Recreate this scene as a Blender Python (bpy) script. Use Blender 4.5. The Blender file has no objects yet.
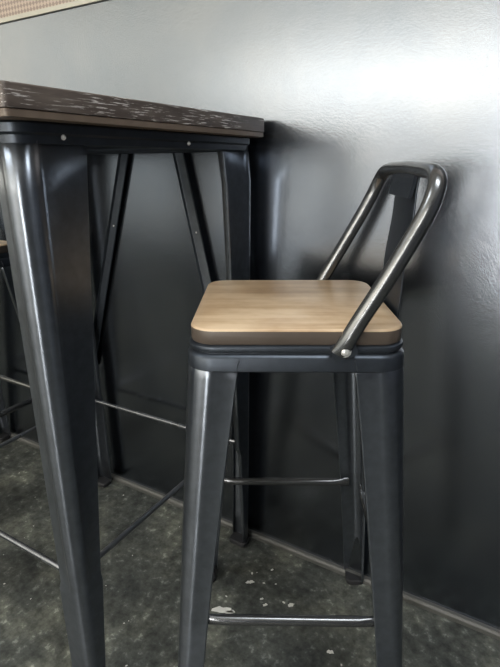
import bpy, bmesh, math, random
from mathutils import Vector, Matrix
random.seed(7)
S = bpy.context.scene
COL = S.collection
PI = math.pi

# ------------------------------------------------------------------ materials
def newmat(name):
    m = bpy.data.materials.new(name); m.use_nodes = True
    nt = m.node_tree; b = nt.nodes['Principled BSDF']
    return m, nt, b
def N(nt, t, **kw):
    n = nt.nodes.new(t)
    for k, v in kw.items():
        if k in n.inputs: n.inputs[k].default_value = v
        else: setattr(n, k, v)
    return n
def ramp(nt, fac, stops):
    r = nt.nodes.new('ShaderNodeValToRGB')
    e = r.color_ramp.elements
    e[0].position, e[0].color = stops[0][0], (*stops[0][1], 1)
    e[1].position, e[1].color = stops[-1][0], (*stops[-1][1], 1)
    for p, c in stops[1:-1]:
        x = e.new(p); x.color = (*c, 1)
    nt.links.new(fac, r.inputs['Fac'])
    return r.outputs['Color']
def noise(nt, scale, detail=4, rough=.55, stretch=None, vec=None):
    tc = nt.nodes.new('ShaderNodeTexCoord'); mp = nt.nodes.new('ShaderNodeMapping')
    nt.links.new(tc.outputs['Object'], mp.inputs['Vector'])
    if stretch: mp.inputs['Scale'].default_value = stretch
    n = nt.nodes.new('ShaderNodeTexNoise')
    n.inputs['Scale'].default_value = scale; n.inputs['Detail'].default_value = detail
    n.inputs['Roughness'].default_value = rough
    nt.links.new(mp.outputs['Vector'], n.inputs['Vector'])
    return n.outputs['Fac']
def bump(nt, b, h, strength=.2, dist=.002):
    x = nt.nodes.new('ShaderNodeBump'); x.inputs['Strength'].default_value = strength
    x.inputs['Distance'].default_value = dist
    nt.links.new(h, x.inputs['Height']); nt.links.new(x.outputs['Normal'], b.inputs['Normal'])
def g(v): return (v, v, v)
AROT = .25

def mat_metal(name, col, rough, metallic=.75, aniso=0):
    m, nt, b = newmat(name)
    if aniso:      # drawn sheet: highlights run along the height of the leg
        b.inputs['Anisotropic'].default_value = aniso; b.inputs['Anisotropic Rotation'].default_value = AROT
        tg = nt.nodes.new('ShaderNodeTangent'); tg.direction_type = 'RADIAL'; tg.axis = 'Z'
        nt.links.new(tg.outputs['Tangent'], b.inputs['Tangent'])
    n = noise(nt, 60, 3)
    c = ramp(nt, n, [(.3, tuple(x*.88 for x in col)), (.7, tuple(x*1.1 for x in col))])
    nt.links.new(c, b.inputs['Base Color'])
    r = ramp(nt, noise(nt, 9, 2), [(.3, g(rough*.94)), (.7, g(rough*1.06))])
    nt.links.new(r, b.inputs['Roughness'])
    b.inputs['Metallic'].default_value = metallic
    
    return m
M_GUN = mat_metal('gunmetal', (.17, .188, .215), .30, .92, .85)
M_TUBE = mat_metal('gunmetal_tube', (.15, .155, .16), .24, .85)
M_DARK = mat_metal('dark_steel', (.055, .065, .08), .40)
M_ROD = mat_metal('rod_steel', (.25, .26, .28), .28, .9)
M_BOLT = mat_metal('zinc_bolt', (.85, .85, .84), .3, .6)
M_RUB, _, b_ = newmat('rubber'); b_.inputs['Base Color'].default_value = (.015, .015, .017, 1); b_.inputs['Roughness'].default_value = .7

def mat_top():
    m, nt, b = newmat('dark_brushed_wood')
    base = ramp(nt, noise(nt, 9, 6, .6, (9, 1, 9)), [(.3, (.040, .031, .027)), (.55, (.085, .068, .058)), (.75, (.13, .108, .09))])
    fl = ramp(nt, noise(nt, 24, 4, .65, (10, 1.1, 20)), [(.56, g(0)), (.62, g(1))])
    br = ramp(nt, noise(nt, 3, 2, .5, (1, 2.2, 5)), [(.40, g(0)), (.56, g(.9))])
    mul = nt.nodes.new('ShaderNodeMath'); mul.operation = 'MULTIPLY'
    nt.links.new(fl, mul.inputs[0]); nt.links.new(br, mul.inputs[1])
    mx = nt.nodes.new('ShaderNodeMix'); mx.data_type = 'RGBA'
    nt.links.new(mul.outputs[0], mx.inputs[0]); nt.links.new(base, mx.inputs[6]); mx.inputs[7].default_value = (.68, .65, .62, 1)
    nt.links.new(mx.outputs[2], b.inputs['Base Color'])
    b.inputs['Roughness'].default_value = .42
    bump(nt, b, noise(nt, 14, 4, .6, (8, 1, 8)), .3, .001)
    return m
M_TOP = mat_top()
def mat_wood(name, stops, rough, scale=5, st=(1, 9, 1)):
    m, nt, b = newmat(name)
    c1 = noise(nt, scale, 5, .55, st); c2 = noise(nt, 7, 4, .6)
    ad = nt.nodes.new('ShaderNodeMix'); ad.inputs[0].default_value = .6
    nt.links.new(c1, ad.inputs[2]); nt.links.new(c2, ad.inputs[3])
    nt.links.new(ramp(nt, ad.outputs[0], stops), b.inputs['Base Color'])
    b.inputs['Roughness'].default_value = rough
    bump(nt, b, c1, .08, .0006)
    return m
M_SEAT = mat_wood('seat_wood', [(.34, (.27, .165, .09)), (.47, (.45, .315, .19)), (.6, (.60, .46, .31))], .33)
M_EDGE = mat_wood('dark_wood_edge', [(.3, (.055, .042, .034)), (.7, (.10, .08, .065))], .4)  # seat sides, darker brown than the top
M_PLY = mat_wood('table_edge_band', [(.3, (.10, .075, .055)), (.7, (.17, .13, .10))], .45)

def mat_wall():
    m, nt, b = newmat('burnished_steel_wall')
    c = ramp(nt, noise(nt, 2.2, 6, .6), [(.3, (.146, .168, .202)), (.5, (.172, .190, .218)), (.7, (.198, .211, .232))])
    nt.links.new(c, b.inputs['Base Color'])
    b.inputs['Metallic'].default_value = 1.0
    r = ramp(nt, noise(nt, 3, 3, .5), [(.3, g(.19)), (.7, g(.235))])
    nt.links.new(r, b.inputs['Roughness'])
    bump(nt, b, noise(nt, 220, 5, .65), .26, .0007)
    return m
M_WALL = mat_wall()
def mat_floor():
    m, nt, b = newmat('dark_concrete')
    c = ramp(nt, noise(nt, 5, 9, .68), [(.32, (.026, .029, .029)), (.5, (.078, .083, .074)), (.64, (.165, .17, .14))])
    f = ramp(nt, noise(nt, 42, 6, .7), [(.34, g(.3)), (.58, g(1.1)), (.66, g(2.8))])
    mx = nt.nodes.new('ShaderNodeMix'); mx.data_type = 'RGBA'; mx.blend_type = 'MULTIPLY'; mx.inputs[0].default_value = .8
    nt.links.new(c, mx.inputs[6]); nt.links.new(f, mx.inputs[7])
    nt.links.new(mx.outputs[2], b.inputs['Base Color'])
    nt.links.new(ramp(nt, noise(nt, 9, 6, .6), [(.3, g(.6)), (.7, g(.8))]), b.inputs['Roughness']); b.inputs['Specular IOR Level'].default_value = .25
    bump(nt, b, noise(nt, 60, 8, .7), .35, .002)
    return m
M_FLOOR = mat_floor()
def mat_plain(name, col, rough=.7, metallic=0):
    m, nt, b = newmat(name)
    nt.links.new(ramp(nt, noise(nt, 6, 5), [(.3, tuple(x*.93 for x in col)), (.7, tuple(min(1, x*1.05) for x in col))]), b.inputs['Base Color'])
    b.inputs['Roughness'].default_value = rough; b.inputs['Metallic'].default_value = metallic
    return m
M_PLASTER = mat_plain('plaster', (.62, .62, .60))
M_BLACK = mat_plain('dark_navy_paint', (.055, .072, .12), .6)
M_CEIL = mat_plain('ceiling_paint', (.75, .75, .72))
M_BASE = mat_plain('baseboard_paint', (.075, .075, .07), .45)
M_PAINT = mat_plain('spilt_paint', (.62, .62, .58), .55)
def emis(name, col, s):
    m, nt, b = newmat(name)
    b.inputs['Base Color'].default_value = (.8, .8, .8, 1)
    b.inputs['Emission Color'].default_value = (*col, 1); b.inputs['Emission Strength'].default_value = s
    return m

# ------------------------------------------------------------------ mesh helpers
def obj(name, bm, mat, parent=None, smooth=True, angle=35, solid=None, mats=None):
    me = bpy.data.meshes.new(name)
    bmesh.ops.recalc_face_normals(bm, faces=bm.faces) if solid is None else None
    bm.to_mesh(me); bm.free()
    for mm in (mats or [mat]): me.materials.append(mm)
    if smooth:
        for p in me.polygons: p.use_smooth = True
        me.set_sharp_from_angle(angle=math.radians(angle))
    o = bpy.data.objects.new(name, me); COL.objects.link(o)
    if parent: o.parent = parent
    if solid:
        s = o.modifiers.new('thickness', 'SOLIDIFY'); s.thickness = solid; s.offset = 0
    return o
def thing(name, label, cat, loc=(0, 0, 0), rz=0, group=None):
    o = bpy.data.objects.new(name, None); COL.objects.link(o)
    o.location = loc; o.rotation_euler = (0, 0, rz); o.empty_display_size = .05
    o['label'] = label; o['category'] = cat
    if group: o['group'] = group
    return o
def box(bm, x0, x1, y0, y1, z0, z1, bev=0):
    r = bmesh.ops.create_cube(bm, size=1)
    bmesh.ops.scale(bm, vec=(x1-x0, y1-y0, z1-z0), verts=r['verts'])
    bmesh.ops.translate(bm, vec=((x0+x1)/2, (y0+y1)/2, (z0+z1)/2), verts=r['verts'])
    if bev:
        es = list({e for v in r['verts'] for e in v.link_edges})
        bmesh.ops.bevel(bm, geom=es, offset=bev, segments=3, affect='EDGES', profile=.5)
    return bm
def rrect(hx, hy, r, n=6, cx=0, cy=0):
    pts = []
    for k, (sx, sy) in enumerate(((1, 1), (-1, 1), (-1, -1), (1, -1))):
        for i in range(n+1):
            a = k*PI/2 + i/n*PI/2
            pts.append((cx+sx*(hx-r)+r*math.cos(a), cy+sy*(hy-r)+r*math.sin(a)))
    return pts
def loft(bm, rings, closed=True, cap0=False, cap1=False):
    vs = [[bm.verts.new(p) for p in ring] for ring in rings]
    n = len(rings[0])
    for a, b in zip(vs[:-1], vs[1:]):
        for i in range(n if closed else n-1):
            j = (i+1) % n
            bm.faces.new((a[i], a[j], b[j], b[i]))
    if cap0: bm.faces.new(list(reversed(vs[0])))
    if cap1: bm.faces.new(vs[-1])
    return vs
def smooth_path(pts, n=6):
    P = [Vector(p) for p in pts]; out = []
    for i in range(len(P)-1):
        p0 = P[max(i-1, 0)]; p1 = P[i]; p2 = P[i+1]; p3 = P[min(i+2, len(P)-1)]
        for k in range(n):
            t = k/n
            out.append(.5*((2*p1)+(p2-p0)*t+(2*p0-5*p1+4*p2-p3)*t*t+(3*p1-p0-3*p2+p3)*t**3))
    out.append(P[-1]); return out
def sweep(bm, path, rad, seg=14, prof=None, caps=True, up=None):
    """tube along a path; rad is a number or fn(t)->(a, b) half axes"""
    P = [Vector(p) for p in path]; L = len(P)
    T = [(P[min(i+1, L-1)]-P[max(i-1, 0)]).normalized() for i in range(L)]
    n = Vector(up) if up else (Vector((0, 0, 1)) if abs(T[0].z) < .9 else Vector((1, 0, 0)))
    rings = []
    for i in range(L):
        n = (n - T[i]*n.dot(T[i])).normalized(); bn = T[i].cross(n)
        r = rad(i/(L-1)) if callable(rad) else (rad, rad)
        if isinstance(r, (int, float)): r = (r, r)
        rings.append([P[i]+n*math.cos(a*2*PI/seg)*r[0]+bn*math.sin(a*2*PI/seg)*r[1] for a in range(seg)])
    loft(bm, rings, True, caps, caps)
    return bm
def dome(bm, c, nrm, r, h, seg=14, hexhead=False):
    nrm = Vector(nrm).normalized(); q = nrm.to_track_quat('Z', 'Y').to_matrix()
    prof = [(1.35, 0), (1.35, .18), (1, .2), (.97, .5), (.8, .8), (.45, .96), (.12, 1)]
    loft(bm, [[Vector(c)+q@Vector((r*a*math.cos(t*2*PI/seg), r*a*math.sin(t*2*PI/seg), h*b)) for t in range(seg)] for a, b in prof], True, True, True)
    return bm
def lerp(a, b, t): return a+(b-a)*t
def leg_bm(bm, corner, w1, w2, R, sx, sy, z0, z1, zstep, lip=.010, d=.0035, shoulder=None, nz=14):
    """folded sheet leg. corner(z)->(x,y); w1/w2/R fn(z); sx,sy: direction of the outer corner"""
    zs = sorted(set([z0+(z1-z0)*i/nz for i in range(nz+1)] + [zstep-.012, zstep]))
    rings = []
    for z in zs:
        cx, cy = corner(z); W1, W2, r = w1(z), w2(z), R(z)
        dd = d if z >= zstep else .0
        lp = lip if z >= zstep else lip*.6
        pts = [(W1, lp+dd), (W1, dd+.001), (W1-.001, dd), (r+.009, dd), (r+.004, dd*.35), (r, 0)]
        for i in range(1, 9):
            a = i/9*PI/2
            pts.append((r-r*math.sin(a), r-r*math.cos(a)))
        pts += [(0, r), (dd*.35, r+.004), (dd, r+.009), (dd, W2-.001), (dd+.001, W2), (lp+dd, W2)]
        rings.append([(cx-sx*p, cy-sy*q, z) for p, q in pts])
    loft(bm, rings, False)
    if sx*sy > 0:
        bmesh.ops.reverse_faces(bm, faces=bm.faces)
    return bm

def copy_thing(root, loc, rz, label, group=None):
    def rec(o, parent):
        c = o.copy(); COL.objects.link(c)
        if parent: c.parent = parent
        for ch in [x for x in bpy.data.objects if x.parent == o]: rec(ch, c)
        return c
    c = rec(root, None)
    c.location = loc; c.rotation_euler = (0, 0, rz); c['label'] = label
    if group: c['group'] = group
    return c
def struct(name, bm, mat, **k):
    o = obj(name, bm, mat, **k); o['kind'] = 'structure'; return o

# ------------------------------------------------------------------ setting
WY = .594          # inner face of the steel-clad wall
X0, X1, Y0, ZC = -4.2, 3.2, -2.9, 2.75
struct('floor', box(bmesh.new(), X0, X1, Y0, WY+.1, -.1, 0), M_FLOOR, smooth=False)
ZP = 1.322
struct('wall_back', box(bmesh.new(), X0, X1, WY, WY+.1, 0, ZC), M_WALL, smooth=False)
struct('ceiling', box(bmesh.new(), X0, X1, Y0, WY+.1, ZC, ZC+.1), M_CEIL, smooth=False)
struct('wall_left', box(bmesh.new(), X0-.1, X0, Y0, WY, 0, ZC), M_PLASTER, smooth=False)
struct('wall_right', box(bmesh.new(), X1, X1+.1, Y0, WY, 0, ZC), M_BLACK, smooth=False)
# the room behind the camera: added dark panel and glow panels, glazed bands, a glazed door bay at the left
M_WIN = emis('bright_daylight_pane', (1, .92, .78), 8.5)
M_WIN2 = emis('upper_pane', (1, .93, .76), 1.6)
M_WIN3 = emis('frosted_lower_pane', (1, .94, .82), 2.0)
M_WIN4 = emis('door_glass', (1, .99, .95), 1.3)
XD, XL, XR = -.55, -2.2, .28
SL0, SL1 = .52, .80
F0, F1 = Y0-.1, Y0
P0, P1 = Y0-.08, Y0-.05
bm = box(bmesh.new(), XD, SL0, F0, F1, 0, .52); box(bm, SL1, X1, F0, F1, 0, .52)
struct('dark_reflection_panel', bm, M_BLACK, smooth=False)  # low dark panel added to darken the lower right reflection in the steel wall
struct('leg_streak_glow', box(bmesh.new(), SL0, SL1, P0, P1, .02, 2.2), emis('leg_streak_emission', (1, .98, .93), 22), smooth=False)  # unseen glowing slot added to put a bright streak on the front table leg
bm = box(bmesh.new(), X0, XL, F0, F1, 0, .3)
struct('wall_front_left', bm, M_PLASTER, smooth=False)
struct('reflection_fill_panel', box(bmesh.new(), X0, XL-.03, P0, P1, .3, 1.38), emis('reflection_fill_emission', (.92, 1, 1), .42), smooth=False)  # dim glowing panel added to lift the wall reflection under the table
bm = box(bmesh.new(), XR+.05, SL0, F0, F1, .52, ZC); box(bm, SL1, X1, F0, F1, .52, ZC); box(bm, SL0, SL1, F0, F1, 2.2, ZC)
struct('wall_front_right', bm, M_BLACK, smooth=False)
bm = bmesh.new()
box(bm, X0, XR, F0, F1, 1.38, 1.405); box(bm, X0, XR, F0, F1, 1.85, 1.875); box(bm, XL, XR, F0, F1, .52, .55); box(bm, XR, XR+.05, F0, F1, .52, ZC)
box(bm, XL-.03, XL, F0, F1, 0, 1.38)
struct('trim_3', bm, M_PLASTER, smooth=False)
struct('window_1', box(bmesh.new(), -1.9, XR, P0, P1, 1.405, 1.85), M_WIN, smooth=False)
struct('window_5', box(bmesh.new(), -2.7, -1.9, P0, P1, 1.405, 1.85), emis('side_pane', (1, .92, .76), 4.5), smooth=False)
struct('window_6', box(bmesh.new(), X0, -2.7, P0, P1, 1.405, 1.85), M_WIN2, smooth=False)
struct('window_2', box(bmesh.new(), X0, XR, P0, P1, 1.875, ZC), M_WIN2, smooth=False)
struct('window_3', box(bmesh.new(), XL, XR, P0, P1, .55, 1.38), M_WIN3, smooth=False)
struct('door_1', box(bmesh.new(), XL, XD, P0, P1, .02, .52), M_WIN4, smooth=False)
struct('trim_4', box(bmesh.new(), -1.86, -1.66, P0, Y0+.02, 0, 1.38), M_BLACK, smooth=False)
struct('window_4', box(bmesh.new(), X0, X0+.03, Y0, WY-.8, 1.35, 2.6), M_WIN2, smooth=False)
# baseboard: low steel angle at the foot of the wall
bm = bmesh.new()
loft(bm, [[(x, WY, 0), (x, WY-.012, 0), (x, WY-.012, .010), (x, WY-.008, .015), (x, WY, .016)] for x in (X0, X1)], True, True, True)
struct('baseboard_back', bm, M_BASE, smooth=False)
# embossed band with a small diagonal weave high on the wall (left top of the picture)
def mat_weave():
    m, nt, b = newmat('woven_panel')
    tc = N(nt, 'ShaderNodeTexCoord'); mp = N(nt, 'ShaderNodeMapping')
    mp.inputs['Rotation'].default_value = (0, PI/4, 0)
    nt.links.new(tc.outputs['Object'], mp.inputs['Vector'])
    ck = N(nt, 'ShaderNodeTexChecker'); ck.inputs['Scale'].default_value = 120
    ck.inputs['Color1'].default_value = (.36, .30, .26, 1); ck.inputs['Color2'].default_value = (.22, .18, .16, 1)
    nt.links.new(mp.outputs['Vector'], ck.inputs['Vector']); nt.links.new(ck.outputs['Color'], b.inputs['Base Color'])
    b.inputs['Metallic'].default_value = .7; b.inputs['Roughness'].default_value = .45
    return m
struct('trim_1', box(bmesh.new(), X0, X1, WY-.004, WY, ZP+.01, ZC), mat_weave(), smooth=False)
struct('trim_2', box(bmesh.new(), X0, X1, WY-.006, WY, ZP, ZP+.011, .001), mat_plain('panel_bead', (.36, .35, .31), .4, .6), smooth=False)

# spilt paint: a handful of thin irregular flakes
def blob(bm, x, y, r, n=13, asp=1, rot=0, h=.0008):
    top, bot = [], []
    ph = random.random()*6
    for i in range(n):
        a = i/n*2*PI
        rr = r*(1+.28*math.sin(2*a+ph)+.2*math.sin(5*a+ph*2)+random.uniform(-.14, .14))
        u, v = rr*math.cos(a)*asp, rr*math.sin(a)
        p = (x+u*math.cos(rot)-v*math.sin(rot), y+u*math.sin(rot)+v*math.cos(rot))
        bot.append((p[0], p[1], .0002)); top.append((p[0]*.97+x*.03, p[1]*.97+y*.03, h))
    loft(bm, [bot, top], True, True, True)
bm = bmesh.new()
F = [(.016, .348, .011, 1.9), (.035, .352, .006, 1.5), (.031, .449, .006, 1.4), (.022, .475, .003, 1), (.06, .51, .003, 1), (.095, .409, .004, 1.2),
     (.08, .42, .0035, 1), (.147, .439, .0045, 1.8), (.130, .437, .003, 1), (.089, .475, .002, 1), (.062, .463, .0025, 1), (.16, .41, .0025, 1),
     (.27, .375, .005, 1.2), (.285, .325, .005, 1.6), (.30, .36, .002, 1), (.34, .46, .002, 1), (.38, .50, .002, 1), (.07, .36, .002, 1)]
for x, y, r, a in F: blob(bm, x, y, r, asp=a, rot=.5)
for i in range(46):
    blob(bm, random.uniform(-1.0, .6), random.uniform(-.1, .56), random.choice([.0009, .0012, .0018]), n=7, asp=1.3, rot=random.random()*3)
o = obj('spilt_paint', bm, M_PAINT, smooth=False)
o['kind'] = 'stuff'; o['label'] = 'white paint splashes and flecks dried on the dark concrete floor'; o['category'] = 'paint'
# ------------------------------------------------------------------ bar table (top corner at origin, wall end at Y=.575)
TZ, TT = 1.0575, .0355
TX, TY = -.62, .575
table = thing('bar_table', 'tall bar table with dark brown wood top on dark steel legs, end against the wall', 'table', (0, 0, 0))
bm = bmesh.new()
rr = lambda inset, z, r=.006: [(x, y, z) for x, y in rrect(-TX/2-inset, TY/2-inset, r, 4, TX/2, TY/2)]
loft(bm, [rr(.002, TZ-.0262), rr(0, TZ-.0255), rr(0, TZ-.0025), rr(.0007, TZ-.0008), rr(.0025, TZ)], True, True, True)
obj('tabletop', bm, M_TOP, table, angle=50)
bm = bmesh.new()
loft(bm, [rr(.004, TZ-TT), rr(.001, TZ-TT+.001), rr(.001, TZ-.0268), rr(.002, TZ-.0262)], True, True, True)
o = obj('edge_band', bm, M_PLY, table, angle=50); o['label'] = 'paler brown lower edge of the tabletop'
# steel apron frame under the top
ZA1 = TZ-TT; ZA0 = .996
def ring_band(bm, rects):
    loft(bm, [[(x, y, z) for x, y in rrect(hx, hy, r, 5, cx, cy)] for hx, hy, r, z, cx, cy in rects], True)
bm = bmesh.new()
cx, cy = TX/2, .2925
hx, hy = .29, .2725
ring_band(bm, [(hx-.02, hy-.02, .02, ZA1-.0005, cx, cy), (hx-.003, hy-.003, .024, ZA1-.0005, cx, cy), (hx, hy, .026, ZA1-.003, cx, cy),
               (hx, hy, .026, ZA1-.012, cx, cy), (hx-.004, hy-.004, .022, ZA1-.015, cx, cy), (hx-.004, hy-.004, .022, ZA0+.002, cx, cy), (hx-.012, hy-.012, .016, ZA0, cx, cy), (hx-.02, hy-.02, .01, ZA0+.004, cx, cy)])
obj('apron', bm, M_DARK, table, solid=.0016)
def tcorner(sx, sy):
    def f(z):
        t = 1-z/1.0
        xo = -.020 - (.030 if sy < 0 else .020)*t if sx > 0 else -.60+.0*t
        yo = .020+.010*t if sy < 0 else .572-.004*t
        k = max(0, (z-.985)/.02)
        return (xo - sx*.004*k, yo - sy*.004*k)
    return f
for sx, sy in ((1, -1), (1, 1), (-1, -1), (-1, 1)):
    bm = bmesh.new()
    leg_bm(bm, tcorner(sx, sy), lambda z: lerp(.048, .050, z), lambda z: lerp(.024, .108, z), lambda z: lerp(.014, .028, z),
           sx, sy, .012, 1.008, .315, lip=.012, d=.004)
    lg = obj('leg', bm, M_GUN, table, solid=.0016)
    c = tcorner(sx, sy)(0)
    bm = bmesh.new()
    loft(bm, [[(x, y, z) for x, y in rrect(.0235+e, .0165+e, .008, 4, c[0]-sx*.0225, c[1]-sy*.0155)] for z, e in ((0, -.002), (.003, .001), (.013, .0015), (.015, 0))], True, True, True)
    obj('rubber_foot', bm, M_RUB, lg)
# diagonal flat braces at the two ends
for (ya, nrm) in ((.570, -1),):
    for (xa, za, xb, zb, ya) in ((-.226, 1.006, -.075, .33, .580), (-.395, 1.000, -.60, .40, .588)):
        bm = bmesh.new()
        d = Vector((xb-xa, 0, zb-za)).normalized(); s = Vector((-d.z, 0, d.x))*.0145; y = .002
        A, B = Vector((xa, ya, za)), Vector((xb, ya, zb))
        rings = []
        for p in (A, A+d*.02, B-d*.02, B):
            rings.append([p-s+Vector((0, -y, 0)), p-s+Vector((0, -y-.004, 0)), p-s*.8+Vector((0, -.0005, 0)), p+s*.8+Vector((0, -.0005, 0)), p+s+Vector((0, -y-.004, 0)), p+s+Vector((0, -y, 0)), p+s*.8+Vector((0, .001, 0)), p-s*.8+Vector((0, .001, 0))])
        loft(bm, rings, True, True, True)
        br = obj('brace', bm, M_DARK if xa < -.3 else M_GUN, table, angle=25)
        bm = bmesh.new(); q = A+d*.19; dome(bm, (q.x, ya-.001, q.z), (0, -1, 0), .0018, .0018, 8)
        obj('rivet', bm, M_BOLT, br)
# bolts through the apron
for y in (.088, .345):
    bm = bmesh.new(); dome(bm, (-.0195, y, 1.005), (1, 0, -.1), .0026, .0035)
    obj('bolt', bm, M_BOLT, table)
# foot rails (round rod with flattened ends)
def rail(a, b, parent, r=.0052, bolts=True, mat=None, flat=.02, droop=0, upv=(0, 0, 1)):
    a, b = Vector(a), Vector(b); L = (b-a).length
    pts = [a.lerp(b, t) for t in (0, flat*.6/L, flat/L, 2*flat/L, .3, .5, .7, 1-2*flat/L, 1-flat/L, 1-flat*.6/L, 1)]
    f = [0, flat*.6/L, flat/L, 2*flat/L]
    def rad(t):
        i = t*10; e = min(i, 10-i)
        k = 0 if e < 1.2 else (1 if e > 2.5 else (e-1.2)/1.3)
        return (lerp(r*1.25, r, k), lerp(r*.4, r, k))
    bm = bmesh.new(); sweep(bm, pts, rad, 12, up=upv)
    o = obj('foot_rail', bm, mat or M_ROD, parent, angle=50)
    if bolts:
        d = (b-a).normalized(); n = Vector((-d.y, d.x, 0))
        for p, s in ((a, 1), (b, -1)):
            bm = bmesh.new(); c = p+d*s*.006
            for q in (1, -1): dome(bm, c+n*q*r*.35, n*q, .0035, .003, 10)
            obj('bolt', bm, M_BOLT, o)
    return o
rail((-.088, .050, .300), (-.088, .548, .300), table)
rail((-.585, .045, .30), (-.585, .548, .30), table)
rail((-.080, .058, .302), (-.585, .058, .302), table)
rail((-.052, .548, .312), (-.585, .548, .303), table)

# ------------------------------------------------------------------ bar stool
H = .1485
def make_stool(label):
    st = thing('bar_stool', label, 'stool', group='bar stools at the table')
    # wooden seat
    bm = bmesh.new()
    prof = [(.004, .738), (.001, .739), (0, .741), (0, .7585), (.001, .7608), (.003, .762)]
    rings = [[(x, y, z) for x, y in rrect(H-i, H-i, .036-i, 8)] for i, z in prof]
    vs = loft(bm, rings, True, True, True)
    bm.normal_update()
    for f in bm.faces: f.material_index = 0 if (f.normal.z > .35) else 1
    obj('seat', bm, None, st, mats=[M_SEAT, M_EDGE], angle=60)
    # pressed steel pan with rolled rim
    bm = bmesh.new()
    R = lambda o_, r, z: [(x, y, z) for x, y in rrect(H+o_, H+o_, r, 8)]
    loft(bm, [R(-.012, .03, .7375), R(-.001, .036, .7378), R(.002, .038, .736), R(.0028, .0385, .733), R(.002, .038, .730), R(-.001, .036, .728),
              R(-.001, .036, .7255), R(.0035, .038, .723), R(.005, .038, .720), R(.0055, .038, .703), R(.004, .037, .7015), R(-.004, .03, .7015)], True)
    pan = obj('seat_pan', bm, M_DARK, st, solid=.0014)
    # legs
    hb = .200
    def corner(sx, sy):
        def f(z):
            o_ = lerp(hb, H+.0055, min(1, z/.700)) if z < .700 else H+.0055-(.000+.0035*((z-.700)/.022)**2)
            return (sx*o_, sy*o_)
        return f
    for sx, sy in ((1, -1), (-1, -1), (1, 1), (-1, 1)):
        bm = bmesh.new()
        w = lambda z: lerp(.040, .074, max(0, z/.722)**1.5)
        leg_bm(bm, corner(sx, sy), w, w, lambda z: lerp(.014, .036, z/.722), sx, sy, .012, .722, .27, lip=.009, d=.0016, nz=22)
        lg = obj('leg', bm, M_GUN, st, solid=.0014)
        bm = bmesh.new()
        loft(bm, [[(x, y, z) for x, y in rrect(.020+e, .020+e, .010, 4, sx*(hb-.019), sy*(hb-.019))] for z, e in ((0, -.002), (.003, .001), (.013, .0015), (.015, 0))], True, True, True)
        obj('rubber_foot', bm, M_RUB, lg)
    e = .172
    for a, b in (((-.150, -e, .271), (.150, -e, .271)), ((-.150, e, .289), (.150, e, .289)), ((-e, -.15, .289), (-e, .15, .289)), ((e, -.15, .289), (e, .15, .289))):
        rail(a, b, st, r=.0085, mat=M_TUBE, bolts=False)
    # pressed seams where the leg shoulders overlap the pan
    for k in range(4):
        for s in (-1, 1):
            bm = bmesh.new()
            sweep(bm, [(s*.0785, -(H+.0062), .7195), (s*.081, -(H+.0066), .7125), (s*.083, -(H+.0064), .7035)], .0009, 6)
            bmesh.ops.rotate(bm, verts=bm.verts, cent=(0, 0, 0), matrix=Matrix.Rotation(k*PI/2, 3, 'Z'))
            obj('seam', bm, M_GUN, pan)
    # backrest loop
    yb = H+.012
    half = [(.060, -yb, .731), (.068, -yb, .747), (.082, -yb-.001, .775), (.115, -yb-.002, .835), (.145, -yb, .892), (.159, -yb+.001, .922), (.167, -yb+.006, .944), (.171, -yb+.020, .957), (.173, -yb+.048, .963)]
    half = [(x-.0045, y*.985 if z > .93 else y, z-.001) for x, y, z in half]
    path = half + [(.1705, -.05, .964), (.1715, 0, .965), (.1705, .05, .964)] + [(x, -y, z) for x, y, z in reversed(half)]
    bm = bmesh.new()
    def rad(t):
        e_ = min(t, 1-t)
        k = min(1, e_/.06)
        return (lerp(.0125, .0115, k), lerp(.0055, .0105, k))
    sweep(bm, smooth_path(path, 5), rad, 18, up=(1, 0, 0))
    loop = obj('backrest_loop', bm, M_TUBE, st, angle=60)
    for s in (-1, 1):
        bm = bmesh.new(); dome(bm, (.0625, s*(yb+.0045), .7365), (0, s, 0), .0062, .005, 12)
        obj('bolt', bm, M_BOLT, loop)
        bm = bmesh.new()       # mounting lug behind the tube foot
        rg = [[(.0625+dx, s*y, .7345+dz) for dx, dz in rrect(.017, .0125, .006, 4)] for y in (H+.004, yb-.002)]
        loft(bm, rg, True, True, True)
        bmesh.ops.rotate(bm, verts=bm.verts, cent=(.0625, 0, .7345), matrix=Matrix.Rotation(math.radians(-25), 3, 'Y'))
        obj('mounting_lug', bm, M_DARK, loop, angle=40)
    # centre splat: curved sheet from the seat pan to the loop
    bm = bmesh.new()
    prof = smooth_path([(.1515, 0, .716), (.1545, 0, .74), (.1565, 0, .775), (.158, 0, .83), (.164, 0, .89), (.166, 0, .94), (.1695, 0, .962)], 5)
    rings = []
    for p in prof:
        hw = lerp(.060, .056, (p.z-.716)/.25)
        rings.append([(p.x+.004*(abs(u)**3), u*hw+.004, p.z) for u in (-1, -.97, -.8, -.4, 0, .4, .8, .97, 1)])
    loft(bm, rings, False)
    obj('splat', bm, M_DARK, st, solid=.0022)
    bm = bmesh.new()
    loft(bm, [[(x-.0022, u*.0565+.004, z) for u in (-1, 1)]+[(x+.003, u*.0565+.004, z) for u in (1, -1)] for x, z in ((.1600, .925), (.1645, .944), (.1650, .952), (.168, .962))], True, True, True)
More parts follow.
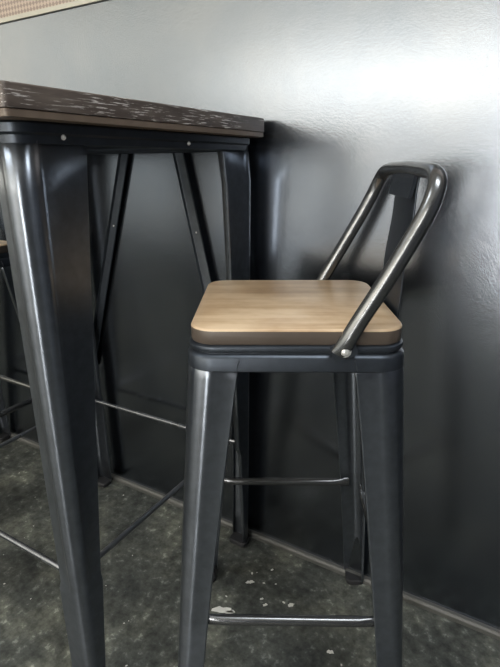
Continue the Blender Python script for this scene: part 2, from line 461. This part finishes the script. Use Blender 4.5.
    obj('splat_clip', bm, M_DARK, st, smooth=False)
    return st
stool = make_stool('dark steel bar stool with pale wooden seat, wholly in view right of the tall table')
stool.location = (.178, .340, 0); stool.rotation_euler = (0, 0, math.radians(28.96))
copy_thing(stool, (-.930, .385, 0), math.radians(180), 'wooden-seated stool mostly hidden beyond the front leg of the table at the left edge')

# ------------------------------------------------------------------ lights
def area(name, loc, size, energy, col=(1, 1, 1), rot=(0, 0, 0), sy=None):
    l = bpy.data.lights.new(name, 'AREA'); l.energy = energy; l.color = col
    l.shape = 'RECTANGLE'; l.size = size; l.size_y = sy or size
    o = bpy.data.objects.new(name, l); COL.objects.link(o); o.location = loc; o.rotation_euler = rot
    return o
area('ceiling_lamp', (-1.3, -1.2, 2.7), 1.2, 27, (.93, .97, 1), sy=.3)
area('ceiling_lamp', (1.0, -.3, 2.7), 1.2, 27, (.93, .97, 1), sy=.3)
w = bpy.data.worlds.new('world'); S.world = w; w.use_nodes = True
w.node_tree.nodes['Background'].inputs[0].default_value = (.5, .55, .6, 1); w.node_tree.nodes['Background'].inputs[1].default_value = .1

# ------------------------------------------------------------------ camera
cam = bpy.data.cameras.new('camera'); co = bpy.data.objects.new('camera', cam); COL.objects.link(co)
cam.sensor_fit = 'VERTICAL'; cam.sensor_height = 36; cam.lens = 36*492.54/667; cam.clip_start = .02
yaw, pitch, roll = math.radians(30.397), math.radians(19.125), math.radians(-.3707)
fwd = Vector((-math.sin(yaw)*math.cos(pitch), math.cos(yaw)*math.cos(pitch), -math.sin(pitch)))
r = Vector((math.cos(yaw), math.sin(yaw), 0)); u = r.cross(fwd)
r2 = r*math.cos(roll)+u*math.sin(roll); u2 = -r*math.sin(roll)+u*math.cos(roll)
m = Matrix((r2, u2, -fwd)).transposed().to_4x4(); m.translation = Vector((.512, -.363, .974))
co.matrix_world = m
S.camera = co
vs = S.view_settings; vs.view_transform = 'Standard'; vs.look = 'None'; vs.gamma = 1; vs.use_curve_mapping = False; vs.exposure = 0.15
